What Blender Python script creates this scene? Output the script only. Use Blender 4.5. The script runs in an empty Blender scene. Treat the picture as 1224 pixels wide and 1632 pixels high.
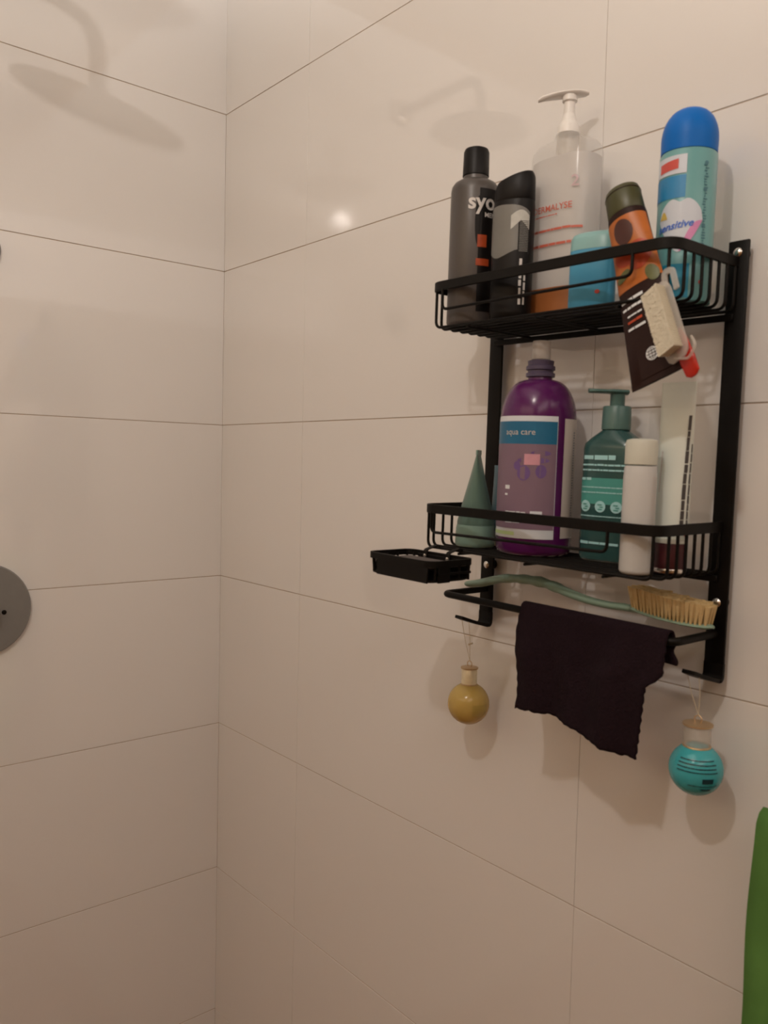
import bpy, bmesh, math, random
from mathutils import Vector, Matrix
random.seed(7)
S = bpy.context.scene
COL = S.collection
PI = math.pi
ZO = 2.1            # height above the floor of the tile joint used as z = 0 for measuring

# ------------------------------------------------------------------ camera, light, exposure
def make_camera():
    f, yaw, pit, rol = 1324.38, 0.8726, -0.0578, 0.0237
    fw = Vector((-math.sin(yaw) * math.cos(pit), math.cos(yaw) * math.cos(pit), math.sin(pit)))
    r = Vector((math.cos(yaw), math.sin(yaw), 0))
    u = r.cross(fw)
    r2 = r * math.cos(rol) + u * math.sin(rol)
    u2 = -r * math.sin(rol) + u * math.cos(rol)
    cd = bpy.data.cameras.new('camera')
    cd.sensor_fit = 'VERTICAL'
    cd.sensor_height = 24.0
    cd.lens = f / 1632 * 24.0
    cd.clip_start = 0.01
    cd.dof.use_dof = True            # phone lens held close, focused on the far corner
    cd.dof.focus_distance = 1.75
    cd.dof.aperture_fstop = 7.0
    o = bpy.data.objects.new('camera', cd)
    M = Matrix((r2, u2, -fw)).transposed().to_4x4()
    M.translation = Vector((1.4761, -0.8151, -0.6691 + ZO))
    o.matrix_world = M
    COL.objects.link(o)
    S.camera = o
make_camera()

w = bpy.data.worlds.new('world')
S.world = w
w.use_nodes = True
w.node_tree.nodes['Background'].inputs[0].default_value = (1, 0.86, 0.72, 1)
w.node_tree.nodes['Background'].inputs[1].default_value = 0.02

LAMP = Vector((1.327, -1.273, 0.33 + ZO))
WARM = (1.0, 0.90, 0.82)
def lamp(name, kind, loc, energy, **kw):
    d = bpy.data.lights.new(name, kind)
    d.energy = energy
    d.color = WARM
    for k, v in kw.items():
        setattr(d, k, v)
    o = bpy.data.objects.new(name, d)
    o.location = loc
    COL.objects.link(o)
    return o
# small bare bulb in the shower ceiling spot, two unseen fill areas added high up at the walls behind the
# camera, and an added fill spot without a fixture, aimed up to bounce off the ceiling
lamp('spot_bulb', 'POINT', LAMP, 15.5, shadow_soft_size=0.03)
lamp('wall_fill', 'AREA', Vector((0.95, -2.24, 0.10 + ZO)), 4.3, color=(1.0, 0.81, 0.56), shape='RECTANGLE', size=1.7, size_y=0.45).rotation_euler = (math.radians(90), 0, 0)
lamp('wall_fill', 'AREA', Vector((2.24, -0.98, 0.17 + ZO)), 5.9, shape='RECTANGLE', size=1.9, size_y=0.36).rotation_euler = (math.radians(90), 0, math.radians(90))
up = lamp('ceiling_bounce_fill', 'SPOT', Vector((1.75, -1.75, -0.6 + ZO)), 285.0, color=(1.0, 0.95, 0.90), spot_size=math.radians(48), spot_blend=1.0, shadow_soft_size=0.06)
up.rotation_euler = (Vector((0.95, -0.85, 0.36 + ZO)) - up.location).to_track_quat('-Z', 'Y').to_euler()

S.view_settings.view_transform = 'Standard'
S.view_settings.look = 'None'
S.view_settings.exposure = 0.0
S.view_settings.gamma = 1.0
S.view_settings.use_curve_mapping = False
S.cycles.max_bounces = 12
S.cycles.transparent_max_bounces = 24

# ------------------------------------------------------------------ materials
def lin(c):
    c = c / 255.0
    return c / 12.92 if c <= 0.04045 else ((c + 0.055) / 1.055) ** 2.4
UP, MID, LOW = (203, 186, 170), (170, 148, 132), (150, 129, 111)
def alb(obs, ref=None, k=0.58):
    """surface colour of something seen as obs beside a white wall seen as ref"""
    if ref is None:
        return tuple(lin(v) for v in obs)
    return tuple(min(0.9, k * lin(a) / lin(b)) for a, b in zip(obs, ref))
TONE = {
    'dark_grey_pearl_plastic': (0.0706, 0.0612, 0.0571),
    'blue_cap_plastic': (0.0019, 0.1383, 0.5277),
    'aqua_can_paint': (0.1389, 0.3495, 0.3643),
    'olive_green_plastic': (0.0446, 0.0454, 0.0079),
    'purple_translucent_plastic': (0.0841, 0.0094, 0.0888),
    'lilac_label_paper': (0.2034, 0.1305, 0.1826),
    'teal_label_band': (0.0053, 0.1295, 0.2564),
    'green_pump_plastic': (0.0779, 0.163, 0.1527),
    'white_plastic': (0.5789, 0.588, 0.5845),
    'off_white_plastic': (0.5746, 0.5811, 0.5076),
    'straw_bristle': (0.5883, 0.4317, 0.2103),
    'yellow_gel': (0.5682, 0.4057, 0.121),
    'aqua_gel': (0.0648, 0.4327, 0.495),
    'sage_green_plastic': (0.2338, 0.3437, 0.2684),
    'dark_brown_terry_cloth': (0.0134, 0.0062, 0.0097),
    'grass_green_terry': (0.1047, 0.2381, 0.0594),
    'brushed_gunmetal': (0.2629, 0.2607, 0.2561),
    'orange_brown_label': (0.3347, 0.1124, 0.0287),
    'dark_brown_plastic': (0.0218, 0.0085, 0.007),
    'pale_aqua_plastic': (0.2511, 0.4725, 0.4793),
    'grey_white_label_paper': (0.6036, 0.5547, 0.5237),
    'ivory_bristle': (0.6718, 0.629, 0.5078),
    'blue_label_film': (0.0709, 0.3413, 0.552),
    'sea_green_plastic': (0.1877, 0.3046, 0.2587),
    'sea_green_translucent_plastic': (0.139, 0.2256, 0.1916),
    'deep_green_translucent_plastic': (0.029, 0.0895, 0.089),
    'orange_fruit_print': (0.4437, 0.1229, 0.0146),
    'red_orange_fruit_print': (0.4321, 0.0455, 0.0061),
    'brown_nut_print': (0.0542, 0.0095, 0.006),
    'grey_printed_film': (0.1627, 0.1607, 0.1493),
    'ivory_tube_plastic': (0.7074, 0.7665, 0.7174),
    'green_leaf_print': (0.1, 0.11, 0.03),
    'pale_blue_plastic': (0.13, 0.22, 0.26),
}
def mat(name, col, rough=0.45, metal=0.0, spec=0.5, var=0.06, scale=60.0, bump=0.0, alpha=1.0, tint=None, coat=0.0):
    col = TONE.get(name, col)
    m = bpy.data.materials.new(name)
    m.use_nodes = True
    nt = m.node_tree
    b = nt.nodes['Principled BSDF']
    tc = nt.nodes.new('ShaderNodeTexCoord')
    nz = nt.nodes.new('ShaderNodeTexNoise')
    nz.inputs['Scale'].default_value = scale
    nz.inputs['Detail'].default_value = 3
    nt.links.new(tc.outputs['Object'], nz.inputs['Vector'])
    mx = nt.nodes.new('ShaderNodeMix')
    mx.data_type = 'RGBA'
    mx.inputs['A'].default_value = (*[v * (1 - var) for v in col], 1)
    mx.inputs['B'].default_value = (*[min(1, v * (1 + var)) for v in col], 1)
    nt.links.new(nz.outputs['Fac'], mx.inputs['Factor'])
    nt.links.new(mx.outputs['Result'], b.inputs['Base Color'])
    b.inputs['Roughness'].default_value = rough
    b.inputs['Metallic'].default_value = metal
    b.inputs['Specular IOR Level'].default_value = spec
    b.inputs['Coat Weight'].default_value = coat
    if bump:
        bp = nt.nodes.new('ShaderNodeBump')
        bp.inputs['Strength'].default_value = bump
        bp.inputs['Distance'].default_value = 0.002
        nt.links.new(nz.outputs['Fac'], bp.inputs['Height'])
        nt.links.new(bp.outputs['Normal'], b.inputs['Normal'])
    if alpha < 1.0:
        out = nt.nodes['Material Output']
        tr = nt.nodes.new('ShaderNodeBsdfTransparent')
        tr.inputs[0].default_value = (*(tint or (1, 1, 1)), 1)
        ms = nt.nodes.new('ShaderNodeMixShader')
        ms.inputs[0].default_value = alpha
        nt.links.new(tr.outputs[0], ms.inputs[1])
        nt.links.new(b.outputs[0], ms.inputs[2])
        nt.links.new(ms.outputs[0], out.inputs['Surface'])
    return m

M_tile = mat('glazed_white_tile', (0.80, 0.785, 0.77), rough=0.05, spec=0.85, var=0.012, scale=3.0, bump=0.0)
M_grout = mat('beige_grout', (0.47, 0.385, 0.31), rough=0.9, var=0.2, scale=25)
M_paint = mat('cream_paint', (0.74, 0.70, 0.64), rough=0.8, var=0.02, scale=8, bump=0.1)
M_wallpaint = mat('brown_grey_paint', (0.44, 0.27, 0.13), rough=0.8, var=0.02, scale=8, bump=0.1)
M_floor = mat('brown_floor', (0.26, 0.105, 0.025), rough=0.5, var=0.1, scale=10)
M_black = mat('black_powder_coat', (0.0035, 0.0026, 0.0021), rough=0.5, var=0.1, scale=400, bump=0.03, spec=0.18)
M_steel = mat('bright_steel', (0.75, 0.73, 0.70), rough=0.22, metal=1.0, var=0.03)
M_gun = mat('brushed_gunmetal', (0.17, 0.155, 0.145), rough=0.38, metal=0.35, var=0.06, scale=90)
M_white = mat('white_plastic', (0.74, 0.71, 0.66), rough=0.38, var=0.02)
M_offwhite = mat('off_white_plastic', (0.66, 0.63, 0.57), rough=0.42, var=0.02)
M_pump = mat('white_pump_plastic', (0.84, 0.82, 0.79), rough=0.35, var=0.02)
M_clear = mat('clear_gel_plastic', (0.74, 0.73, 0.72), rough=0.16, var=0.03, alpha=0.20, tint=(0.985, 0.985, 0.985))
M_clearpart = mat('clear_plastic', (0.75, 0.72, 0.68), rough=0.12, var=0.02, alpha=0.35, tint=(0.98, 0.97, 0.95))

# ------------------------------------------------------------------ mesh helpers
def add_obj(name, vs, fs, m, parent=None, smooth=True, angle=40, mats=None, fm=None):
    me = bpy.data.meshes.new(name)
    me.from_pydata([tuple(v) for v in vs], [], fs)
    for mm in (mats or [m]):
        me.materials.append(mm)
    if fm:
        me.polygons.foreach_set('material_index', fm)
    bm = bmesh.new()
    bm.from_mesh(me)
    bmesh.ops.recalc_face_normals(bm, faces=bm.faces)
    bm.to_mesh(me)
    bm.free()
    if smooth:
        me.shade_smooth()
        me.set_sharp_from_angle(angle=math.radians(angle))
    o = bpy.data.objects.new(name, me)
    COL.objects.link(o)
    if parent:
        o.parent = parent
    return o
def join(*parts):
    vs, fs = [], []
    for v, f in parts:
        n = len(vs)
        vs += [Vector(p) for p in v]
        fs += [tuple(i + n for i in q) for q in f]
    return vs, fs
def moved(vf, loc=(0, 0, 0), M=None):
    v, f = vf
    M = M or Matrix()
    return [M @ Vector(p) + Vector(loc) for p in v], f
def loft(rings, cap=True, closed=True):
    n = len(rings[0])
    vs = [Vector(p) for r in rings for p in r]
    fs = []
    for i in range(len(rings) - 1):
        for j in range(n if closed else n - 1):
            a, b = i * n + j, i * n + (j + 1) % n
            fs.append((a, b, b + n, a + n))
    if cap and closed:
        fs.append(tuple(range(n))[::-1])
        fs.append(tuple(range((len(rings) - 1) * n, len(rings) * n)))
    return vs, fs
def box(c, s, bev=0.0, seg=2):
    bm = bmesh.new()
    bmesh.ops.create_cube(bm, size=1)
    for v in bm.verts:
        v.co = Vector((v.co.x * s[0], v.co.y * s[1], v.co.z * s[2]))
    if bev:
        bmesh.ops.bevel(bm, geom=list(bm.edges), offset=bev, segments=seg, profile=0.5, affect='EDGES')
    bm.verts.index_update()
    vs = [v.co + Vector(c) for v in bm.verts]
    fs = [tuple(v.index for v in f.verts) for f in bm.faces]
    bm.free()
    return vs, fs
def sweep(path, section, up=Vector((0, 0, 1)), scales=None, cap=True):
    """section: list of (a, b); a along side vector, b along the up vector"""
    path = [Vector(p) for p in path]
    rings = []
    for i, p in enumerate(path):
        t = (path[min(i + 1, len(path) - 1)] - path[max(i - 1, 0)]).normalized()
        side = t.cross(up)
        if side.length < 1e-4:
            side = t.cross(Vector((1, 0, 0)))
        side.normalize()
        u = side.cross(t).normalized()
        k = 1.0
        if 0 < i < len(path) - 1:
            a = (path[i] - path[i - 1]).normalized()
            b = (path[i + 1] - path[i]).normalized()
            k = 1 / max(0.6, math.cos(a.angle(b, 0) / 2))
        sc = scales[i] if scales else (1, 1)
        rings.append([p + side * q[0] * k * sc[0] + u * q[1] * sc[1] for q in section])
    return loft(rings, cap)
def rod(path, r, n=8, radii=None, cap=True):
    """round tube along a path, parallel transport frame"""
    path = [Vector(p) for p in path]
    t0 = (path[1] - path[0]).normalized()
    nrm = t0.orthogonal().normalized()
    rings = []
    prev = t0
    for i, p in enumerate(path):
        t = (path[min(i + 1, len(path) - 1)] - path[max(i - 1, 0)]).normalized()
        q = prev.rotation_difference(t)
        nrm = (q @ nrm)
        nrm = (nrm - t * nrm.dot(t)).normalized()
        bn = t.cross(nrm)
        prev = t
        rr = radii[i] if radii else r
        rings.append([p + (nrm * math.cos(2 * PI * k / n) + bn * math.sin(2 * PI * k / n)) * rr for k in range(n)])
    return loft(rings, cap)
def fillet(pts, r, n=5):
    """round the inner corners of a polyline"""
    pts = [Vector(p) for p in pts]
    out = [pts[0]]
    for i in range(1, len(pts) - 1):
        a, b, c = pts[i - 1], pts[i], pts[i + 1]
        d1, d2 = (a - b).normalized(), (c - b).normalized()
        ang = d1.angle(d2)
        if abs(ang - PI) < 1e-3:
            out.append(b)
            continue
        d = min(r / math.tan(ang / 2), (a - b).length * 0.48, (c - b).length * 0.48)
        for k in range(n + 1):
            s = k / n
            p0, p1 = b + d1 * d, b + d2 * d
            out.append((1 - s) ** 2 * p0 + 2 * s * (1 - s) * b + s * s * p1)
    out.append(pts[-1])
    return out
def lathe(profile, n=32):
    return loft([[(r * math.cos(2 * PI * k / n), r * math.sin(2 * PI * k / n), z) for k in range(n)] for r, z in profile])

class Body:
    """bottle body: profile rows (z, half width a, half depth b, squareness n, shift x, shift y)"""
    def __init__(self, prof, seg=44):
        self.p = [tuple(r) + (2, 0, 0)[len(r) - 3:] if len(r) < 6 else tuple(r) for r in prof]
        self.seg = seg
    def row(self, z):
        p = self.p
        if z <= p[0][0]:
            return p[0]
        for r0, r1 in zip(p, p[1:]):
            if r0[0] <= z <= r1[0]:
                s = (z - r0[0]) / max(1e-9, r1[0] - r0[0])
                return tuple(a + (b - a) * s for a, b in zip(r0, r1))
        return p[-1]
    def pt(self, th, z, off=0.0, row=None):
        _, a, b, n, ox, oy = row or self.row(z)
        c, s = math.cos(th), math.sin(th)
        e = 2.0 / n
        x = a * math.copysign(abs(c) ** e, c)
        y = b * math.copysign(abs(s) ** e, s)
        if off:
            nx, ny = x / (a * a), y / (b * b)
            if n > 2:
                nx = math.copysign(abs(x / a) ** (n - 1) / a, x)
                ny = math.copysign(abs(y / b) ** (n - 1) / b, y)
            l = math.hypot(nx, ny) or 1
            x += nx / l * off
            y += ny / l * off
        return Vector((x + ox, y + oy, z))
    def shell(self):
        return loft([[self.pt(2 * PI * k / self.seg, r[0], row=r) for k in range(self.seg)] for r in self.p])
    def patch(self, t0, t1, z0, z1, off=0.0004, nu=None, nv=None):
        nu = nu or max(2, int(abs(t1 - t0) / 6) + 1)
        zs = sorted({z0, z1} | {r[0] for r in self.p if z0 < r[0] < z1})
        rings = [[self.pt(math.radians(t0 + (t1 - t0) * i / nu), z, off) for i in range(nu + 1)] for z in zs]
        return loft(rings, cap=False, closed=False)
    def face(self, vf, zc, off=0.0006):
        """put flat (x, z) artwork on the face that looks to local -y, x running straight across"""
        out = []
        for p in vf[0]:
            r = self.row(zc + p[1])
            x = max(-0.985, min(0.985, p[0] / r[1]))
            out.append(self.pt(-math.acos(math.copysign(abs(x) ** (r[3] / 2), x)), zc + p[1], off))
        return out, vf[1]
    def flat(self, vf, tc, zc, off=0.0006, r=None):
        """wrap flat (x, z) artwork centred at angle tc (degrees), height zc"""
        v, f = vf
        r = r or (self.row(zc)[1] + self.row(zc)[2]) / 2
        return [self.pt(math.radians(tc) + p[0] / r, zc + p[1], off) for p in v], f

def text(s, size, bold=0.0, vertical=False, stretch=1.0, align='CENTER'):
    cu = bpy.data.curves.new('t', 'FONT')
    cu.body = s
    cu.size = size
    cu.offset = bold
    cu.align_x = align
    cu.align_y = 'CENTER'
    cu.resolution_u = 3
    o = bpy.data.objects.new('t', cu)
    COL.objects.link(o)
    dg = bpy.context.evaluated_depsgraph_get()
    dg.update()
    me = o.evaluated_get(dg).to_mesh()
    vs = [Vector((v.co.x * stretch, v.co.y)) for v in me.vertices]
    fs = [tuple(p.vertices) for p in me.polygons]
    o.evaluated_get(dg).to_mesh_clear()
    bpy.data.objects.remove(o)
    bpy.data.curves.remove(cu)
    if vertical:
        vs = [Vector((-v.y, v.x)) for v in vs]
    return vs, fs
def rect(x0, z0, x1, z1, nx=1):
    vs, fs = [], []
    for i in range(nx + 1):
        x = x0 + (x1 - x0) * i / nx
        vs += [Vector((x, z0)), Vector((x, z1))]
        if i:
            k = 2 * i
            fs.append((k - 2, k, k + 1, k - 1))
    return vs, fs
def disc(cx, cz, rx, rz, n=20):
    return [Vector((cx + rx * math.cos(2 * PI * k / n), cz + rz * math.sin(2 * PI * k / n))) for k in range(n)], [tuple(range(n))]
def join2(*parts):
    vs, fs = [], []
    for v, f in parts:
        n = len(vs)
        vs += list(v)
        fs += [tuple(i + n for i in q) for q in f]
    return vs, fs
def shift(vf, dx, dz):
    return [Vector((p[0] + dx, p[1] + dz)) for p in vf[0]], vf[1]
def dashes(x0, x1, z, h, rnd, gap=0.35):
    """a line of print too small to read: a row of short strokes"""
    parts, x = [], x0
    while x < x1 - h:
        l = min(x1 - x, h * rnd.uniform(1.2, 4.0))
        parts.append(rect(x, z - h / 2 * rnd.uniform(0.7, 1), x + l, z + h / 2 * rnd.uniform(0.7, 1), 2))
        x += l + h * gap * rnd.uniform(0.8, 2)
    return join2(*parts)

def lines(name, wrap, rows, m, parent):
    """print too small to read, one part per line; rows are dashes() results"""
    for r in rows:
        add_obj(name, *wrap(r), m, parent)
def thing(name, label, cat, loc=(0, 0, 0), rot=(0, 0, 0), group=None):
    o = bpy.data.objects.new(name, None)
    o.empty_display_size = 0.02
    COL.objects.link(o)
    o.location = loc
    o.rotation_euler = rot
    o['label'] = label
    o['category'] = cat
    if group:
        o['group'] = group
    return o
def struct(name, vf, m):
    o = add_obj(name, vf[0], vf[1], m, smooth=False)
    o['kind'] = 'structure'
    return o

# ------------------------------------------------------------------ the room
RX, RY, RZ = 2.3, -2.3, 2.46
struct('floor', box((RX / 2, RY / 2, -0.05), (RX + 0.3, -RY + 0.3, 0.1)), M_floor)
struct('ceiling', box((RX / 2, RY / 2, RZ + 0.05), (RX + 0.3, -RY + 0.3, 0.1)), M_paint)
struct('wall_right', box((RX + 0.05, RY / 2, RZ / 2), (0.1, -RY, RZ)), M_wallpaint)
struct('wall_front', box((RX / 2, RY - 0.05, RZ / 2), (RX + 0.2, 0.1, RZ)), M_wallpaint)
wall_left = struct('wall_left', box((-0.0509, RY / 2, RZ / 2), (0.1, -RY + 0.1, RZ)), M_grout)
wall_back = struct('wall_back', box((RX / 2, 0.0509, RZ / 2), (RX + 0.1, 0.1, RZ)), M_grout)
def tile_mesh(w_, h_):
    vf = box((0, 0, 0), (w_, 0.003, h_), 0.0003, 1)
    me = bpy.data.meshes.new('tile')
    me.from_pydata([tuple(v) for v in vf[0]], [], vf[1])
    me.materials.append(M_tile)
    return me
JW, JV = 0.0014, 0.0006
def lay(parent, edges, axis):
    cache = {}
    for k in range(-8, 2):                     # courses of 0.30 m, joint heights ZO + 0.3 k
        z0, z1 = max(0.0, ZO + 0.3 * (k - 1)), min(RZ, ZO + 0.3 * k)
        if z1 - z0 < 0.02:
            continue
        for a, b in zip(edges, edges[1:]):
            key = (round(b - a, 4), round(z1 - z0, 4))
            if key not in cache:
                cache[key] = tile_mesh(b - a - JV, z1 - z0 - JW)
            o = bpy.data.objects.new('tile', cache[key])
            COL.objects.link(o)
            o.parent = parent
            o.matrix_parent_inverse = parent.matrix_basis.inverted()
            j = random.uniform(-0.0002, 0.0002)
            tz = random.uniform(-0.0012, 0.0012) * 0.5
            if axis == 'x':
                o.location = ((a + b) / 2, 0.0015 + j, (z0 + z1) / 2)
                o.rotation_euler = (tz, 0, 0)
            else:
                o.location = (-0.0015 + j, -(a + b) / 2, (z0 + z1) / 2)
                o.rotation_euler = (tz, 0, PI / 2)
lay(wall_back, [-0.0004, 0.2808, 0.8808, 1.4808, 2.0808, RX], 'x')
lay(wall_left, [-0.0004, 0.62, 1.22, 1.82, -RY], 'y')

# ceiling spot that lights the room
t = thing('ceiling_spotlight', 'small round recessed ceiling spotlight above the shower, mirrored in the tiles', 'lamp', LAMP + Vector((0, 0, 0.02)))
ring = lathe([(0.046, 0.010), (0.062, 0.010), (0.062, 0.004), (0.056, 0.0), (0.048, 0.0), (0.046, 0.004)], 40)
v, f = ring
f = f[:-2] + [(5 * 40 + k, 5 * 40 + (k + 1) % 40, (k + 1) % 40, k) for k in range(40)]
add_obj('lamp_ring', v, f, M_steel, t)

# ------------------------------------------------------------------ shower fittings on the left wall
M_head = mat('dark_anodised_metal', (0.05, 0.045, 0.04), rough=0.45, metal=0.2, var=0.05)
M_chrome = mat('satin_chrome', (0.42, 0.40, 0.38), rough=0.25, metal=0.9, var=0.03)
t = thing('rain_shower', 'round flat rain shower head on a bent wall arm, seen as a faint mirror image', 'shower head', (0, -0.445, 0.128 + ZO))
def yrot():
    return Matrix.Rotation(PI / 2, 4, 'Y')
add_obj('flange', *moved(lathe([(0.03, 0.0005), (0.03, 0.004), (0.026, 0.008), (0.012, 0.010)], 32), M=yrot()), M_chrome, t)
add_obj('arm', *rod(fillet([(0.004, 0, 0), (0.25, 0, 0), (0.25, 0, -0.095)], 0.05, 8), 0.0105, 14), M_head, t)
add_obj('spray_plate', *moved(lathe([(0.010, 0.022), (0.02, 0.02), (0.03, 0.008), (0.099, 0.006), (0.1, 0.003), (0.099, 0.0)], 48), (0.25, 0, -0.115)), M_head, t)
t = thing('shower_valve', 'dark grey round metal shower valve plate cut by the left picture edge', 'shower valve', (0, -0.4447, -0.927 + ZO))
add_obj('cover_plate', *moved(lathe([(0.0777, 0.0003), (0.0777, 0.006), (0.0755, 0.0085), (0.03, 0.009)], 64), M=yrot()), M_gun, t)
add_obj('knob', *moved(lathe([(0.020, 0.009), (0.019, 0.028), (0.017, 0.031), (0.004, 0.032)], 32), M=yrot()), M_gun, t)
add_obj('set_screw', *moved(lathe([(0.004, 0.0088), (0.004, 0.0098), (0.002, 0.0102)], 12), (0, 0.033, -0.006), M=yrot()), M_black, t)
t = thing('shower_outlet', 'small round metal shower outlet high on the left wall at picture edge', 'shower outlet', (0, -0.447, -0.335 + ZO))
add_obj('cover_plate', *moved(lathe([(0.033, 0.0003), (0.033, 0.006), (0.030, 0.009), (0.012, 0.010)], 40), M=yrot()), M_gun, t)
add_obj('nozzle', *moved(lathe([(0.013, 0.009), (0.013, 0.03), (0.010, 0.034), (0.004, 0.034)], 24), M=yrot()), M_gun, t)

# ------------------------------------------------------------------ the black caddy
CX, ZT, RO = 0.8979, -0.4379 + ZO, 0.014
ROT = (0, RO, 0)
def W(lx, y, lz):
    return Vector((CX + lx * math.cos(RO) + lz * math.sin(RO), y, ZT - lx * math.sin(RO) + lz * math.cos(RO)))
caddy = thing('shower_caddy', 'black metal two-tier shower caddy screwed to the white tiled wall', 'shower caddy', (CX, 0, ZT), ROT)
UW, HW = 0.0106, 0.1593
def upright(sx):
    x = sx * HW
    sec = [(-UW, -0.002), (-UW, 0.0012), (-UW + 0.0012, 0.002), (UW - 0.0012, 0.002), (UW, 0.0012), (UW, -0.002)]
    bar = box((x, -0.012, -0.2125), (2 * UW, 0.004, 0.425), 0.0012, 2)
    o = add_obj('upright', *bar, M_black, caddy)
    pth = [Vector((x, -0.012, -0.424))] + [Vector(q) for q in fillet([(x, -0.012, -0.425), (x, -0.012, -0.4425), (x, -0.062, -0.4285)], 0.014, 7)]
    n = len(pth)
    # the strap narrows to a blunt point at the tip
    sc = []
    for q in pth:
        d = max(0.0, (-0.024 - q.y) / 0.042)
        sc.append((1 - 0.42 * min(1, d) ** 1.5, 1))
    # finer steps on the straight tongue
    full, fs = [], []
    for i in range(n - 1):
        full.append(pth[i]); fs.append(sc[i])
    a, b = pth[-2], pth[-1]
    for k in range(1, 6):
        q = a.lerp(b, k / 5)
        full.append(q + Vector((0, 0, 0.0018 * (k / 5) ** 2)))
        d = max(0.0, (-0.024 - q.y) / 0.042)
        fs.append((1 - 0.42 * min(1, d) ** 1.5, 1))
    add_obj('hook', *sweep(full, [(-UW, -0.002), (UW, -0.002), (UW, 0.002), (-UW, 0.002)], up=Vector((0, -1, 0.02)), scales=fs), M_black, o)
    for z in ((-0.012, -0.362) if sx > 0 else (-0.012, -0.362)):
        scv = moved(lathe([(0.0045, 0.0), (0.0045, 0.0012), (0.0032, 0.0024), (0.0008, 0.0028)], 16), (x, -0.014, z), Matrix.Rotation(PI / 2, 4, 'X'))
        add_obj('screw', *scv, M_steel, o)
        add_obj('spacer', *moved(lathe([(0.006, 0.0), (0.006, 0.0095)], 16), (x, -0.0004, z), Matrix.Rotation(PI / 2, 4, 'X')), M_black, o)
upright(-1)
upright(1)
WR = 0.0017
FY = -0.1315
def basket(zr, zb, fx0, fx1, zf, nm):
    R_ = 0.020
    hx = 0.1603
    pts = [(HW, -0.0142, zr + 0.001), (hx, FY, zr), (-hx, FY, zr), (-HW, -0.0142, zr + 0.001)]
    rimp = fillet(pts, R_, 8)
    sec = [(-0.0016, -0.0048), (-0.0016, 0.0048), (-0.0009, 0.0054), (0.0009, 0.0054), (0.0016, 0.0048), (0.0016, -0.0048), (0.0009, -0.0054), (-0.0009, -0.0054)]
    o = add_obj('basket', *sweep(rimp, sec), M_black, caddy)
    def half(y):
        if y > FY + R_:
            return hx - 0.0004
        d = (FY + R_) - y
        return hx - R_ + math.sqrt(max(0, R_ * R_ - d * d)) - 0.0004
    for k in range(8):
        y = -0.1265 + k * 0.0153
        h = half(y)
        p = fillet([(-h, y, zr - 0.004), (-h, y, zb), (h, y, zb), (h, y, zr - 0.004)], 0.009, 5)
        add_obj('wire', *rod(p, WR, 8), M_black, o)
    for x in (-0.1, 0.0, 0.1):
        add_obj('cross_wire', *rod([(x, -0.1275, zb - 2 * WR), (x, -0.0155, zb - 2 * WR)], WR, 8), M_black, o)
    p = fillet([(fx0, FY - 0.0002, zr - 0.003), (fx0, FY - 0.0002, zf), (fx1, FY - 0.0002, zf + 0.003), (fx1, FY - 0.0002, zr - 0.003)], 0.008, 5)
    add_obj('front_wire', *rod(p, WR, 8), M_black, o)
    # rear rail joining the two uprights below the basket floor
    add_obj('rear_rail', *box((0, -0.0165, zb - 0.0055), (2 * HW, 0.003, 0.007), 0.0008, 1), M_black, o)
ZU, ZL = -0.070, -0.332
basket(-0.0225, ZU, -0.138, 0.118, -0.0505, 'upper')
basket(-0.2855, ZL, -0.143, 0.106, -0.3135, 'lower')
TB = fillet([(-HW, -0.014, -0.394), (-0.159, -0.090, -0.394), (0.159, -0.090, -0.394), (HW, -0.014, -0.394)], 0.010, 6)
add_obj('towel_bar', *rod(TB, 0.0042, 12), M_black, caddy)
SU, SL = ZU + WR, ZL + WR      # standing heights on the two wire floors

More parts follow.
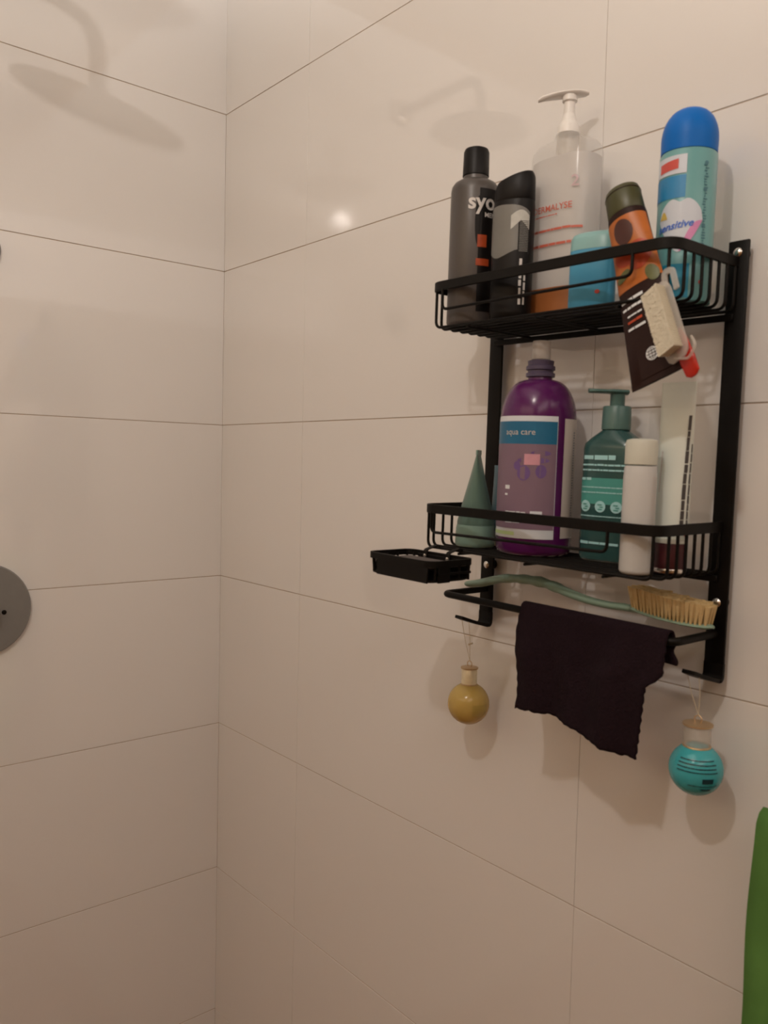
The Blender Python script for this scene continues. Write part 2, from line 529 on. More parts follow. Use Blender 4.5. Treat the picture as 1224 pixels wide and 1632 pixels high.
# ------------------------------------------------------------------ soap dish hooked on the lower basket
sd = thing('soap_dish', 'small black rectangular soap dish hooked below the left end of the lower basket', 'soap dish', W(-0.1120, -0.177, -0.3385), ROT)
def dish():
    hx, hy, zt, zb = 0.0535, 0.033, 0.0, -0.021
    loop = fillet([(0, -hy, zt), (hx, -hy, zt), (hx, hy, zt), (-hx, hy, zt), (-hx, -hy, zt), (0.0, -hy, zt)], 0.012, 6)
    sec = [(-0.0014, -0.0035), (-0.0014, 0.0035), (0.0014, 0.0035), (0.0014, -0.0035)]
    add_obj('rim', *sweep(loop, sec), M_black, sd)
    # floor pan with a shallow rounded wall
    rings = []
    for z, k in ((zb, 0.90), (zb + 0.0012, 0.955), (zb + 0.0032, 0.965)):
        rr = fillet([(0, -hy * k, z), (hx * k, -hy * k, z), (hx * k, hy * k, z), (-hx * k, hy * k, z), (-hx * k, -hy * k, z), (0.0, -hy * k, z)], 0.011, 6)
        rings.append(rr)
    inner = [[Vector((p.x * 0.97, p.y * 0.95, p.z)) for p in rings[2]], [Vector((p.x * 0.96, p.y * 0.94, zb + 0.003)) for p in rings[1]]]
    vs, fs = loft(rings + inner, cap=True)
    add_obj('pan', vs, fs, M_black, sd)
    add_obj('pad', *box((0, 0.0, zb + 0.0165), (2 * hx - 0.012, 2 * hy - 0.01, 0.002), 0.0008, 1), M_pad, sd)
    # front and rear panels, with an open slot near the left end; end wires
    for s in (-1, 1):
        add_obj('side_panel', *box((0.0055, s * (hy - 0.0012), zb / 2), (2 * hx - 0.022, 0.0022, -zb), 0.0005, 1), M_black, sd)
        add_obj('end_panel', *box((s * (hx - 0.0012), -0.012, zb / 2), (0.0022, 0.018, -zb), 0.0005, 1), M_black, sd)
        for y in (-hy + 0.009, hy - 0.006, 0.012):
            add_obj('end_wire', *rod([(s * (hx - 0.001), y, zt), (s * (hx - 0.003), y, zb + 0.003)], 0.0014, 8), M_black, sd)
        add_obj('end_wire', *rod([(s * (hx - 0.0015), -hy + 0.012, zb / 2 - 0.001), (s * (hx - 0.0015), hy - 0.004, zb / 2 - 0.001)], 0.0016, 8), M_black, sd)
        add_obj('corner_wire', *rod([(-hx + 0.009, s * (hy - 0.001), zt), (-hx + 0.009, s * (hy - 0.003), zb + 0.003)], 0.0016, 8), M_black, sd)
    for x in (-0.022, 0.016):
        p = fillet([(x, hy - 0.004, -0.008), (x, hy - 0.004, 0.0055), (x, hy + 0.0135, 0.0100), (x, hy + 0.0165, 0.0075)], 0.004, 4)
        add_obj('clip', *sweep(p, [(-0.0032, -0.0006), (0.0032, -0.0006), (0.0032, 0.0006), (-0.0032, 0.0006)], up=Vector((0, -1, 0.3))), M_black, sd)
        add_obj('rivet', *moved(lathe([(0.0024, 0.0), (0.0022, 0.0010), (0.0010, 0.0014)], 12), (x, hy - 0.0047, -0.0015), Matrix.Rotation(PI / 2, 4, 'X')), M_steel, sd)
M_pad = mat('grey_soap_pad', (0.10, 0.085, 0.08), rough=0.7, var=0.15, scale=120)
dish()

# ------------------------------------------------------------------ upper basket
# dark grey shampoo bottle
M_grey = mat('dark_grey_pearl_plastic', alb((98, 88, 82), UP), rough=0.36, var=0.04)
M_blackp = mat('black_plastic', (0.006, 0.005, 0.005), rough=0.42, var=0.1, spec=0.2)
M_blacktop = mat('black_gloss_label', (0.006, 0.005, 0.005), rough=0.4, var=0.1, spec=0.2)
M_ink = mat('silver_ink', (0.62, 0.60, 0.58), rough=0.4, var=0.05)
M_orange = mat('orange_ink', alb((170, 62, 20), UP), rough=0.45, var=0.25, scale=150)
t = thing('shampoo_bottle', 'tall dark grey shampoo bottle with a black cylinder cap, at the upper basket left end', 'bottle', W(-0.1270, -0.0955, SU), (0, RO, 0))
r_ = 0.0283
B = Body([(0, r_ - 0.004, r_ - 0.004), (0.002, r_ - 0.001, r_ - 0.001), (0.005, r_, r_), (0.156, r_, r_), (0.162, r_ - 0.001, r_ - 0.001), (0.1665, r_ - 0.004, r_ - 0.004), (0.1695, r_ - 0.009, r_ - 0.009), (0.1705, 0.015, 0.015), (0.175, 0.0145, 0.0145)])
add_obj('body', *B.shell(), M_grey, t)
C = Body([(0.1752, 0.0145, 0.0145), (0.1757, 0.0155, 0.0155), (0.203, 0.015, 0.015), (0.2065, 0.0135, 0.0135), (0.208, 0.010, 0.010)], 32)
add_obj('cap', *C.shell(), M_blackp, t)
TC = -12
add_obj('label', *B.patch(TC - 22, TC + 45, 0.015, 0.155), M_blacktop, t)
add_obj('label_edge', *B.flat(disc(-0.0115, 0, 0.004, 0.028), TC, 0.118, 0.00045), M_blacktop, t)
add_obj('lettering', *B.flat(join2(text('syoss', 0.0255, 0.0006, stretch=0.95), shift(text('MEN', 0.0075, 0.0001), 0.001, -0.0145)), TC + 4, 0.139, 0.0009), M_ink, t)
lines('print', lambda r: B.flat(r, TC, 0.094, 0.0009), [rect(-0.012, -0.006, -0.001, 0.008, 3), rect(-0.013, -0.027, 0.003, -0.019, 3)], M_orange, t)

# black hair gel tube-bottle
M_smoke = mat('grey_printed_film', alb((112, 106, 102), UP), rough=0.4, var=0.15, scale=40)
t = thing('gel_bottle', 'black bottle with slanted cap and a grey print, between the grey and clear bottles', 'bottle', W(-0.0625, -0.098, SU), (0, RO, math.radians(20)))
B = Body([(0, 0.020, 0.015, 2.3), (0.003, 0.0225, 0.0175, 2.3), (0.010, 0.0235, 0.018, 2.3), (0.125, 0.0235, 0.0175, 2.3), (0.132, 0.0230, 0.0165, 2.3)])
add_obj('body', *B.shell(), M_blackp, t)
cap_r = []
for z0, k in ((0.1322, 0.97), (0.1335, 1.0), (0.152, 0.97), (0.1575, 0.88)):
    ring = []
    for j in range(44):
        p = B.pt(2 * PI * j / 44, 0.13)
        ring.append(Vector((p.x * k, p.y * k, z0 + (0.0 if z0 < 0.14 else p.x * 0.30 * (1 if z0 < 0.155 else 0.9)))))
    cap_r.append(ring)
add_obj('cap', *loft(cap_r), M_blackp, t)
def gridshape(outline_fn, x0, x1, n=14):
    vs, fs = [], []
    for i in range(n + 1):
        x = x0 + (x1 - x0) * i / n
        a, b = outline_fn(x)
        vs += [Vector((x, a)), Vector((x, b))]
        if i:
            k = 2 * i
            fs.append((k - 2, k, k + 1, k - 1))
    return vs, fs
sh = gridshape(lambda x: (-0.040 + 0.004 * math.sin(x * 160), 0.016 * math.sqrt(max(0, 1 - ((x + 0.008) / 0.034) ** 2)) - 0.002), -0.024, 0.0225)
add_obj('label', *B.flat(sh, -88, 0.112, 0.0005), M_smoke, t)
M_cream = mat('cream_print', alb((190, 175, 155), UP), rough=0.5, var=0.2, scale=200)
sh = gridshape(lambda x: (-0.004 - 0.010 * abs(x) / 0.01, 0.007 * math.cos(x / 0.010 * 1.4)), -0.010, 0.010)
add_obj('print', *B.flat(sh, -55, 0.112, 0.0008), M_cream, t)
rn = random.Random(3)
code = join2(*[rect(-0.0052, z, 0.0052, z + 0.0009, 2) for z in [0.0018 * k - 0.017 for k in range(19)]])
add_obj('label_panel', *B.flat(rect(-0.0065, -0.066, 0.0065, 0.0185, 3), -44, 0.090, 0.0007), M_blacktop, t)
add_obj('barcode', *B.flat(code, -44, 0.091, 0.0011), M_smoke, t)
up = lambda d: ([Vector((-p.y, p.x)) for p in d[0]], d[1])
lines('lettering', lambda r: B.flat(up(r), -44, 0.046, 0.0011), [dashes(-0.030, 0.020, 0.0025, 0.0034, rn), dashes(-0.030, 0.012, -0.0025, 0.0026, rn)], M_ink, t)

# big clear pump bottle
M_red = mat('red_ink', alb((205, 95, 70), UP), rough=0.5, var=0.15, scale=200)
M_orangeband = mat('orange_brown_label', alb((150, 84, 38), MID), rough=0.5, var=0.06)
M_inner = mat('cloudy_gel', (0.86, 0.84, 0.83), rough=0.4, var=0.02, alpha=0.62, tint=(0.99, 0.98, 0.97))
t = thing('pump_bottle', 'large clear pump bottle with red print and a white pump on top', 'bottle', W(-0.0330, -0.0455, SU), (0, RO, 0))
A_, B_ = 0.0420, 0.0265
B = Body([(0, A_ - 0.004, B_ - 0.004, 2.8), (0.003, A_ - 0.001, B_ - 0.001, 2.8), (0.007, A_, B_, 2.8), (0.186, A_, B_, 2.8), (0.193, A_ - 0.0015, B_ - 0.001, 2.8), (0.199, A_ - 0.006, B_ - 0.004, 2.6), (0.203, A_ - 0.015, B_ - 0.010, 2.3), (0.2055, 0.018, 0.0145, 2), (0.212, 0.0135, 0.0135, 2)], 56)
add_obj('body', *B.shell(), M_clear, t)
G = Body([(0.0015, A_ - 0.005, B_ - 0.005, 2.8), (0.008, A_ - 0.0018, B_ - 0.0018, 2.8), (0.182, A_ - 0.0018, B_ - 0.0018, 2.8)], 56)
add_obj('gel', *G.shell(), M_inner, t)
add_obj('collar', *lathe([(0.0115, 0.2122), (0.0122, 0.2126), (0.0118, 0.221), (0.0100, 0.224), (0.0080, 0.2275), (0.0070, 0.234)], 28), M_pump, t)
add_obj('stem', *lathe([(0.0062, 0.2275), (0.0062, 0.247), (0.0085, 0.2485), (0.0085, 0.2545)], 20), M_pump, t)
sp = []
for k in range(13):
    s = k / 12
    x = 0.021 - 0.056 * s
    wd = 0.0105 * math.sqrt(max(0.03, 1 - ((s - 0.30) / 0.31) ** 2)) if s < 0.30 else (0.0105 * math.sqrt(max(0.05, 1 - ((s - 0.30) / 0.62) ** 2)) if s < 0.75 else 0.0072 - 0.004 * (s - 0.75) / 0.25)
    zc = 0.2565 - 0.003 * max(0, (s - 0.35)) ** 2 * 10 * 0.25 - (0.0016 if s > 0.95 else 0)
    th = 0.0030 if 0 < k < 12 else 0.0018
    sp.append([Vector((x, wd * math.cos(a), zc + th * math.sin(a))) for a in [2 * PI * j / 14 for j in range(14)]])
ang = Matrix.Rotation(math.radians(35), 4, 'Z')
add_obj('pump_head', *moved(loft(sp), M=ang), M_pump, t)
add_obj('dip_tube', *rod([(0.0, 0, 0.21), (0.004, 0, 0.12), (0.012, 0, 0.012)], 0.0028, 10), M_pump, t)
add_obj('inner_collar', *lathe([(0.012, 0.186), (0.0125, 0.190), (0.0125, 0.2115)], 24), M_clearpart, t)
rn = random.Random(5)
add_obj('lettering', *B.face(shift(text('DERMALYSE', 0.0098, 0.0001), 0.002, 0.043), 0.082), M_red, t)
lines('print', lambda r: B.face(r, 0.082), [dashes(-0.025, 0.012, 0.0355, 0.0014, rn), dashes(-0.027, 0.039, 0.0195, 0.0030, rn, 0.15), dashes(-0.027, 0.034, 0.0035, 0.0034, rn, 0.15)], M_red, t)
M_pink = mat('faint_pink_ink', alb((205, 165, 155), UP), rough=0.5, var=0.1)
add_obj('numeral', *B.face(shift(text('2', 0.017, 0.0002), 0.030, 0), 0.150, 0.0008), M_pink, t)
add_obj('label', *B.patch(-168, -12, 0.008, 0.038, 0.0006, nu=40), M_orangeband, t)

# small blue bottle behind the brown tube
M_teal1 = mat('pale_aqua_plastic', alb((140, 188, 185), UP), rough=0.35, var=0.05)
M_blue1 = mat('blue_label_film', alb((58, 130, 158), UP), rough=0.4, var=0.12, scale=30)
M_reddot = mat('red_print', (0.45, 0.04, 0.03), rough=0.5)
t = thing('lotion_bottle', 'short blue and aqua bottle partly hidden by the brown tube', 'bottle', W(0.0360, -0.0815, SU), (0, RO, math.radians(12)))
B = Body([(0, 0.022, 0.010, 2.6), (0.003, 0.025, 0.0120, 2.6), (0.066, 0.025, 0.0120, 2.6)])
add_obj('body', *B.shell(), M_blue1, t)
B2 = Body([(0.0662, 0.0250, 0.0120, 2.6), (0.078, 0.0245, 0.0115, 2.6), (0.0825, 0.0225, 0.0098, 2.5), (0.0845, 0.018, 0.007, 2.4)])
add_obj('shoulder', *B2.shell(), M_teal1, t)
add_obj('print', *B.flat(disc(0.002, -0.045, 0.0022, 0.0022, 10), -75, 0.066, 0.0006), M_reddot, t)

# shaving foam can
M_capblue = mat('blue_cap_plastic', alb((16, 88, 165), UP), rough=0.42, var=0.03, spec=0.2)
M_canteal = mat('aqua_can_paint', alb((112, 172, 166), UP), rough=0.3, var=0.04, scale=20)
M_canblue = mat('blue_can_print', alb((42, 122, 158), UP), rough=0.3, var=0.15, scale=60)
M_candark = mat('deep_teal_can_print', alb((28, 100, 110), MID), rough=0.3, var=0.1)
M_pearl = mat('pearl_white_print', alb((205, 196, 190), UP), rough=0.35, var=0.03)
M_pinkp = mat('pink_print', alb((215, 130, 160), UP), rough=0.35, var=0.1)
M_yel = mat('yellow_print', alb((205, 165, 80), UP), rough=0.35, var=0.1)
M_bluetxt = mat('blue_ink', alb((60, 100, 175), UP), rough=0.4)
M_redlogo = mat('red_logo_ink', alb((205, 75, 62), UP), rough=0.4)
M_greymark = mat('grey_green_ink', alb((70, 110, 112), UP), rough=0.4)
t = thing('shaving_foam_can', 'tall aqua spray can with a domed blue cap, at the upper basket right end', 'spray can', W(0.1292, -0.0630, SU), (0, RO, 0))
r_ = 0.0268
B = Body([(0, r_ - 0.003, r_ - 0.003), (0.002, r_, r_), (0.1425, r_, r_), (0.1445, r_ - 0.0012, r_ - 0.0012)])
add_obj('body', *B.shell(), M_canteal, t)
cp = [(0.1447, r_ - 0.0005), (0.158, r_ - 0.0002)]
for k in range(1, 11):
    a = PI / 2 * k / 10.5
    cp.append((0.158 + 0.0305 * math.sin(a), (r_ - 0.0002) * math.cos(a) ** 0.75))
add_obj('cap', *Body([(z, r, r) for z, r in cp], 44).shell(), M_capblue, t)
add_obj('label', *B.patch(-175, -62, 0.098, 0.119, 0.0003), M_canblue, t)
add_obj('label', *B.patch(-175, -47, 0.004, 0.036, 0.0003), M_candark, t)
add_obj('logo_panel', *B.flat(gridshape(lambda x: (-0.009, 0.0085), -0.026, 0.010), -83, 0.1295, 0.0005), M_pearl, t)
add_obj('logo', *B.flat(gridshape(lambda x: (-0.0045 + 0.0008 * x / 0.01, 0.0045 + 0.001 * x / 0.01), -0.012, 0.009), -97, 0.129, 0.0008), M_redlogo, t)
def heart(x):
    u = x / 0.0215
    top = 0.0215 * math.sqrt(max(0.0, 1 - u * u)) - 0.0045 * math.exp(-(u / 0.22) ** 2)
    return (-0.030 * (1 - abs(u) ** 1.5), top)
add_obj('print', *B.flat(gridshape(heart, -0.0215, 0.0215, 26), -71, 0.077, 0.0005), M_pearl, t)
add_obj('print_accent', *B.flat(gridshape(lambda x: (-0.030 * (1 - (x / 0.0215) ** 1.5) , -0.030 * (1 - (x / 0.0215) ** 1.5) + 0.013 * math.sin(PI * min(1, x / 0.0212)) + 0.0002), 0.001, 0.0212, 14), -71, 0.077, 0.0007), M_pinkp, t)
add_obj('print_accent', *B.flat(gridshape(lambda x: (0.002, 0.002 + 0.0075 * math.sin(PI * (x + 0.0205) / 0.009)), -0.0203, -0.0117, 10), -71, 0.077, 0.0007), M_yel, t)
tx = text('sensitive', 0.0100, 0.0002)
add_obj('lettering', *B.flat(([Vector((p.x + 0.25 * p.y, p.y + 0.12 * p.x)) for p in tx[0]], tx[1]), -79, 0.072, 0.0010), M_bluetxt, t)
rn = random.Random(9)
add_obj('small_print', *B.flat(join2(*[rect(-0.0028 * rn.uniform(0.2, 1), z, 0.0028 * rn.uniform(0.2, 1), z + 0.0012) for z in [0.0026 * k - 0.03 for k in range(36)]], *[disc(0, z, 0.002, 0.0018, 10) for z in (0.064, 0.039, 0.006, -0.012)]), -22, 0.066, 0.0005), M_greymark, t)
add_obj('price_dot', *B.flat(disc(0, 0, 0.0022, 0.0022, 10), -22, 0.019, 0.0006), M_redlogo, t)

# brown tube pushed down between the wires
M_olive = mat('olive_green_plastic', alb((84, 92, 48), UP), rough=0.4, var=0.04)
M_brown = mat('dark_brown_plastic', alb((64, 40, 33), MID), rough=0.45, var=0.06, spec=0.15)
M_mango = mat('orange_fruit_print', alb((196, 110, 45), UP), rough=0.38, var=0.35, scale=55)
M_fruitred = mat('red_orange_fruit_print', alb((176, 66, 30), MID), rough=0.38, var=0.35, scale=70)
M_nut = mat('brown_nut_print', alb((92, 46, 34), UP), rough=0.4, var=0.2, scale=90)
M_leaf = mat('green_leaf_print', alb((110, 120, 50), MID), rough=0.4, var=0.3, scale=100)
M_palew = mat('pale_ink', alb((185, 165, 150), MID), rough=0.45, var=0.05)
top = Vector((0.9775, -0.0985, -0.3925 + ZO))
bot = Vector((1.0530, -0.1375, -0.5867 + ZO))
zax = (top - bot).normalized()
xax = Vector((1, -0.05, 0))
xax = (xax - zax * xax.dot(zax)).normalized()
yax = zax.cross(xax)
Mx = Matrix((xax, yax, zax)).transposed().to_4x4()
t = thing('lotion_tube', 'dark brown tube with fruit picture and olive cap, hanging through the upper basket floor', 'tube', bot, Mx.to_euler())
LT = (top - bot).length
TB_ = Body([(0, 0.0295, 0.0010, 2), (0.006, 0.0295, 0.0012, 2), (0.0065, 0.0292, 0.0018, 2), (0.04, 0.0275, 0.0038, 2), (0.09, 0.0250, 0.0054, 2), (0.10, 0.0243, 0.0056, 2), (0.13, 0.0225, 0.0085, 2), (0.155, 0.0210, 0.0125, 2), (0.175, 0.0200, 0.0155, 2), (0.179, 0.0195, 0.0155, 2)])
add_obj('body', *TB_.shell(), M_brown, t)
B = Body([(0.1793, 0.0185, 0.0150, 2), (0.180, 0.0190, 0.0155, 2), (0.204, 0.0182, 0.0150, 2), (0.2085, 0.0172, 0.0140, 2), (0.2105, 0.0145, 0.0115, 2)])
add_obj('cap', *B.shell(), M_olive, t)
add_obj('cap_lid_seam', *Body([(0.2028, 0.0185, 0.0153, 2), (0.2033, 0.0186, 0.0154, 2), (0.2038, 0.0185, 0.0153, 2)]).shell(), M_brown, t)
add_obj('label', *TB_.patch(-178, -2, 0.100, 0.172, 0.0004, nu=36), M_mango, t)
def tp(vf, tc, zc, off=0.0008):
    """wrap art on the flattened front: x maps straight across the face"""
    out = []
    for p in vf[0]:
        z = zc + p[1]
        a, b = TB_.row(z)[1:3]
        x = max(-0.98, min(0.98, (p[0]) / a))
        th = -math.acos(x)
        out.append(TB_.pt(th, z, off))
    return out, vf[1]
add_obj('print', *tp(gridshape(lambda x: (-0.014 * math.sqrt(max(0.01, 1 - (x / 0.010) ** 2)), 0.012 * math.sqrt(max(0.01, 1 - (x / 0.010) ** 2))), -0.0098, 0.0098), 0, 0.157), M_nut, t)
def oval(cx, cz, rx, rz, tilt=0.0, n=16):
    return gridshape(lambda x: (cz + tilt * (x - cx) - rz * math.sqrt(max(0.0, 1 - ((x - cx) / rx) ** 2)), cz + tilt * (x - cx) + rz * math.sqrt(max(0.0, 1 - ((x - cx) / rx) ** 2))), cx - rx * 0.999, cx + rx * 0.999, n)
add_obj('print', *tp(oval(0.0085, 0.0, 0.0125, 0.0145, 0.15), 0, 0.128), M_fruitred, t)
add_obj('print', *tp(oval(-0.0075, 0.0, 0.0100, 0.0085, -0.2), 0, 0.131, 0.0006), M_fruitred, t)
add_obj('print', *tp(oval(-0.0120, 0.0, 0.0085, 0.0045, 0.3), 0, 0.1145, 0.0010), M_leaf, t)
add_obj('print', *tp(oval(0.0165, 0.0, 0.0062, 0.0085, -0.3), 0, 0.104, 0.0010), M_leaf, t)
rn = random.Random(12)
lines('lettering', lambda r: tp(r, 0, 0.085), [dashes(-0.021, 0.006, 0.004, 0.0034, rn, 0.15), dashes(-0.021, 0.004, -0.004, 0.0030, rn, 0.15), dashes(-0.017, 0.000, -0.0125, 0.0022, rn, 0.15), dashes(-0.019, 0.004, -0.026, 0.0030, rn, 0.15)], M_palew, t)
add_obj('lettering', *tp(dashes(-0.018, 0.002, 0.0, 0.0030, rn, 0.15), 0, 0.0665), M_fruitred, t)
add_obj('emblem', *tp(join2(disc(0, 0, 0.0066, 0.0066, 24)), 0, 0.0262), M_palew, t)
glb = [rect(-0.0057, -0.0003, 0.0057, 0.0003, 2), rect(-0.0048, 0.0026, 0.0048, 0.0031, 2), rect(-0.0048, -0.0031, 0.0048, -0.0026, 2)]
for s in (-1, 0, 1):
    glb.append(gridshape(lambda x, s=s: (0, 0), 0, 0.0001, 1))
    vs = []
    for k in range(9):
        a = -PI / 2 + PI * k / 8
        vs.append((s * 0.0034 * math.cos(a), 0.0057 * math.sin(a)))
    q, ff = [], []
    for k, (x, z) in enumerate(vs):
        q += [Vector((x - 0.00025, z)), Vector((x + 0.00025, z))]
        if k:
            ff.append((2 * k - 2, 2 * k - 1, 2 * k + 1, 2 * k))
    glb.append((q, ff))
add_obj('emblem_lines', *tp(join2(*glb), 0, 0.0262, 0.0012), M_brown, t)
add_obj('crimp', *Body([(0.0002, 0.0294, 0.0016), (0.0022, 0.0294, 0.0016)]).shell(), M_brown, t)

# nail brush with white bristles hung on the basket edge in front of the tube
M_bris = mat('ivory_bristle', alb((205, 188, 160), MID), rough=0.75, var=0.08, scale=300)
M_redc = mat('red_translucent_plastic', (0.55, 0.03, 0.015), rough=0.25, var=0.05, alpha=0.62, tint=(1.0, 0.28, 0.2))
nb0, nb1 = Vector((1.0530, -0.1500, -0.509 + ZO)), Vector((1.0775, -0.1560, -0.566 + ZO))
zax = (nb0 - nb1).normalized()
nrm = Vector((-0.30, -0.95, 0))
nrm = (nrm - zax * nrm.dot(zax)).normalized()          # bristle direction
Mx = Matrix((zax.cross(nrm), -nrm, zax)).transposed().to_4x4()
t = thing('nail_brush', 'small clear and red nail brush with ivory bristles hanging in front of the brown tube', 'brush', (nb0 + nb1) / 2, Mx.to_euler())
H = 0.0325
B = Body([(-H - 0.006, 0.0085, 0.0010, 2.6, 0, 0.0035), (-H - 0.003, 0.0125, 0.0018, 2.8, 0, 0.0035), (-H + 0.004, 0.0145, 0.0020, 3, 0, 0.0035), (H - 0.006, 0.0145, 0.0020, 3, 0, 0.0035), (H, 0.0125, 0.0018, 2.8, 0, 0.0035), (H + 0.004, 0.007, 0.0012, 2.6, 0, 0.0035)], 28)
add_obj('back_plate', *B.shell(), M_clearpart, t)
bv = []
rn = random.Random(21)
for i in range(6):
    for j in range(26):
        x, z = -0.0080 + 0.0032 * i, -H + 0.003 + (2 * H - 0.006) * j / 25
        hx, hz = x * 1.08 + rn.uniform(-1, 1) * 0.0003, z + rn.uniform(-1, 1) * 0.0003
        q = [(x + 0.0015 * math.cos(a), 0.002, z + 0.0011 * math.sin(a)) for a in [2 * PI * k / 6 for k in range(6)]]
        e = [(hx + 0.0024 * math.cos(a), -0.0082 - rn.uniform(0, 0.0006), hz + 0.0017 * math.sin(a)) for a in [2 * PI * k / 6 for k in range(6)]]
        bv.append(loft([q, e]))
o = add_obj('bristles', *join(*bv), M_bris, t, smooth=False)
o['kind'] = 'stuff'
B = Body([(-H - 0.024, 0.004, 0.0014, 2, 0.0045, 0.0095), (-H - 0.021, 0.0080, 0.0026, 2, 0.0043, 0.0095), (-H - 0.008, 0.0090, 0.0030, 2, 0.0030, 0.0095), (-0.022, 0.0080, 0.0026, 2, 0.0020, 0.0092), (-0.010, 0.0050, 0.0020, 2, 0.0005, 0.0090)], 24)
add_obj('handle', *B.shell(), M_redc, t)
lp = fillet([(0.008, 0.004, H - 0.004), (0.011, 0.004, H + 0.010), (0.021, 0.004, H + 0.007), (0.0195, 0.004, H - 0.012)], 0.004, 5)
add_obj('hanging_hook', *sweep(lp, [(-0.0025, -0.0012), (0.0025, -0.0012), (0.0025, 0.0012), (-0.0025, 0.0012)], up=Vector((0, 1, 0))), M_clearpart, t)
lp = fillet([(-0.004, 0.0025, -H - 0.003), (0.010, 0.0035, -H - 0.0105), (0.0215, 0.004, -H - 0.004), (0.019, 0.004, -H + 0.006)], 0.006, 5)
add_obj('end_loop', *rod(lp, 0.0013, 8), M_clearpart, t)

# ------------------------------------------------------------------ lower basket
# teal translucent tube seen along its crimp
M_sea = mat('sea_green_translucent_plastic', alb((82, 122, 108), MID), rough=0.3, var=0.06, alpha=0.78, tint=(0.6, 0.85, 0.78))
M_seacap = mat('sea_green_plastic', alb((88, 128, 112), MID), rough=0.35, var=0.05)
t = thing('gel_tube', 'sea-green translucent tube tapering up to its crimp, at the lower basket left end', 'tube', W(-0.1205, -0.0790, SL), (0, RO, math.radians(40)))
B = Body([(0.0262, 0.0225, 0.0225), (0.03, 0.0232, 0.0225), (0.05, 0.024, 0.0178), (0.08, 0.0255, 0.0100), (0.105, 0.0265, 0.0038), (0.110, 0.027, 0.0024), (0.1155, 0.027, 0.0024)])
V = lambda vf: moved(vf, M=Matrix.Rotation(PI / 2, 4, 'Z'))
add_obj('body', *V(B.shell()), M_sea, t)
C = Body([(0, 0.0222, 0.0222), (0.002, 0.0240, 0.0240), (0.005, 0.0243, 0.0243), (0.022, 0.0236, 0.0236), (0.026, 0.0228, 0.0228)])
add_obj('cap', *C.shell(), M_seacap, t)
add_obj('crimp', *V(Body([(0.1110, 0.0271, 0.0030), (0.1115, 0.0271, 0.0032), (0.1165, 0.0271, 0.0030)]).shell()), M_seacap, t)

# pale blue tube tucked behind
M_pblue = mat('pale_blue_plastic', alb((120, 150, 165), MID), rough=0.35, var=0.05, alpha=0.85)
t = thing('ointment_tube', 'pale blue slim tube, a sliver between caddy post and purple bottle', 'tube', W(-0.1130, -0.0420, SL), (0, RO, 0))
B = Body([(0.018, 0.0125, 0.0125), (0.022, 0.0130, 0.0130), (0.05, 0.0132, 0.010), (0.08, 0.0138, 0.0045), (0.092, 0.0140, 0.0014), (0.099, 0.0140, 0.0010)], 28)
add_obj('body', *B.shell(), M_pblue, t)
add_obj('cap', *lathe([(0.0105, 0), (0.0115, 0.001), (0.0115, 0.0165), (0.0110, 0.0178)], 24), M_white, t)

# purple bottle
M_purple = mat('purple_translucent_plastic', alb((74, 26, 66), MID), rough=0.2, var=0.05, spec=0.35)
M_dpurple = mat('dark_violet_plastic', alb((62, 46, 58), MID), rough=0.4, var=0.05)
M_lilac = mat('lilac_label_paper', alb((118, 86, 98), MID), rough=0.5, var=0.1, scale=22)
M_tealband = mat('teal_label_band', alb((26, 110, 124), MID), rough=0.42, var=0.04)
M_labelw = mat('white_label_paper', alb((178, 160, 148), MID), rough=0.5, var=0.02)
M_coral = mat('coral_print', alb((172, 108, 106), MID), rough=0.5, var=0.12, scale=150)
M_flower = mat('violet_flower_print', alb((88, 56, 88), MID), rough=0.5, var=0.15, scale=150)
M_lime = mat('pale_green_print', alb((160, 160, 105), MID), rough=0.5, var=0.08)
M_greylab = mat('grey_white_label_paper', alb((146, 134, 124), MID), rough=0.5, var=0.03)
M_palestem = mat('milky_plastic', (0.60, 0.56, 0.53), rough=0.35, var=0.02, alpha=0.55)
t = thing('shower_gel_bottle', 'large purple round-shouldered bottle with lilac label on the lower basket', 'bottle', W(-0.0405, -0.0660, SL), (0, RO, 0))
r_ = 0.0428
B = Body([(0, r_ - 0.006, r_ - 0.006), (0.002, r_ - 0.002, r_ - 0.002), (0.006, r_, r_), (0.015, r_ - 0.0004, r_ - 0.0004), (0.018, r_, r_), (0.150, r_, r_)] + [(0.150 + 0.048 * math.sin(a), 0.0140 + (r_ - 0.0140) * math.cos(a) ** 0.9, 0.0140 + (r_ - 0.0140) * math.cos(a) ** 0.9) for a in [PI / 2 * k / 10 for k in range(1, 11)]] + [(0.201, 0.0135, 0.0135)], 56)
add_obj('body', *B.shell(), M_purple, t)
add_obj('collar', *lathe([(0.0135, 0.2012), (0.0165, 0.2016), (0.0165, 0.2055), (0.0145, 0.2065), (0.0145, 0.2085), (0.0165, 0.2095), (0.0165, 0.2135), (0.0145, 0.2145), (0.0150, 0.2195), (0.0120, 0.2205)], 32), M_dpurple, t)
add_obj('pump_stem', *lathe([(0.0085, 0.2207), (0.0105, 0.2215), (0.0105, 0.2405), (0.0100, 0.2420), (0.0070, 0.2424)], 24), M_palestem, t)
LC = -88
HWd = 68
add_obj('label', *B.patch(LC - HWd, LC + HWd, 0.0195, 0.1555, 0.0004), M_labelw, t)
add_obj('label_picture', *B.patch(LC - HWd, LC + HWd - 1, 0.030, 0.1245, 0.0007), M_lilac, t)
add_obj('label_band', *B.patch(LC - HWd, LC + HWd - 1, 0.1245, 0.1495, 0.0007), M_tealband, t)
add_obj('label_strip', *B.patch(LC - HWd, LC + 8, 0.0225, 0.0265, 0.0007), M_lime, t)
rn = random.Random(31)
add_obj('lettering', *B.flat(text('aqua care', 0.0095, 0.0), LC + 10, 0.1375, 0.0010), M_greylab, t)
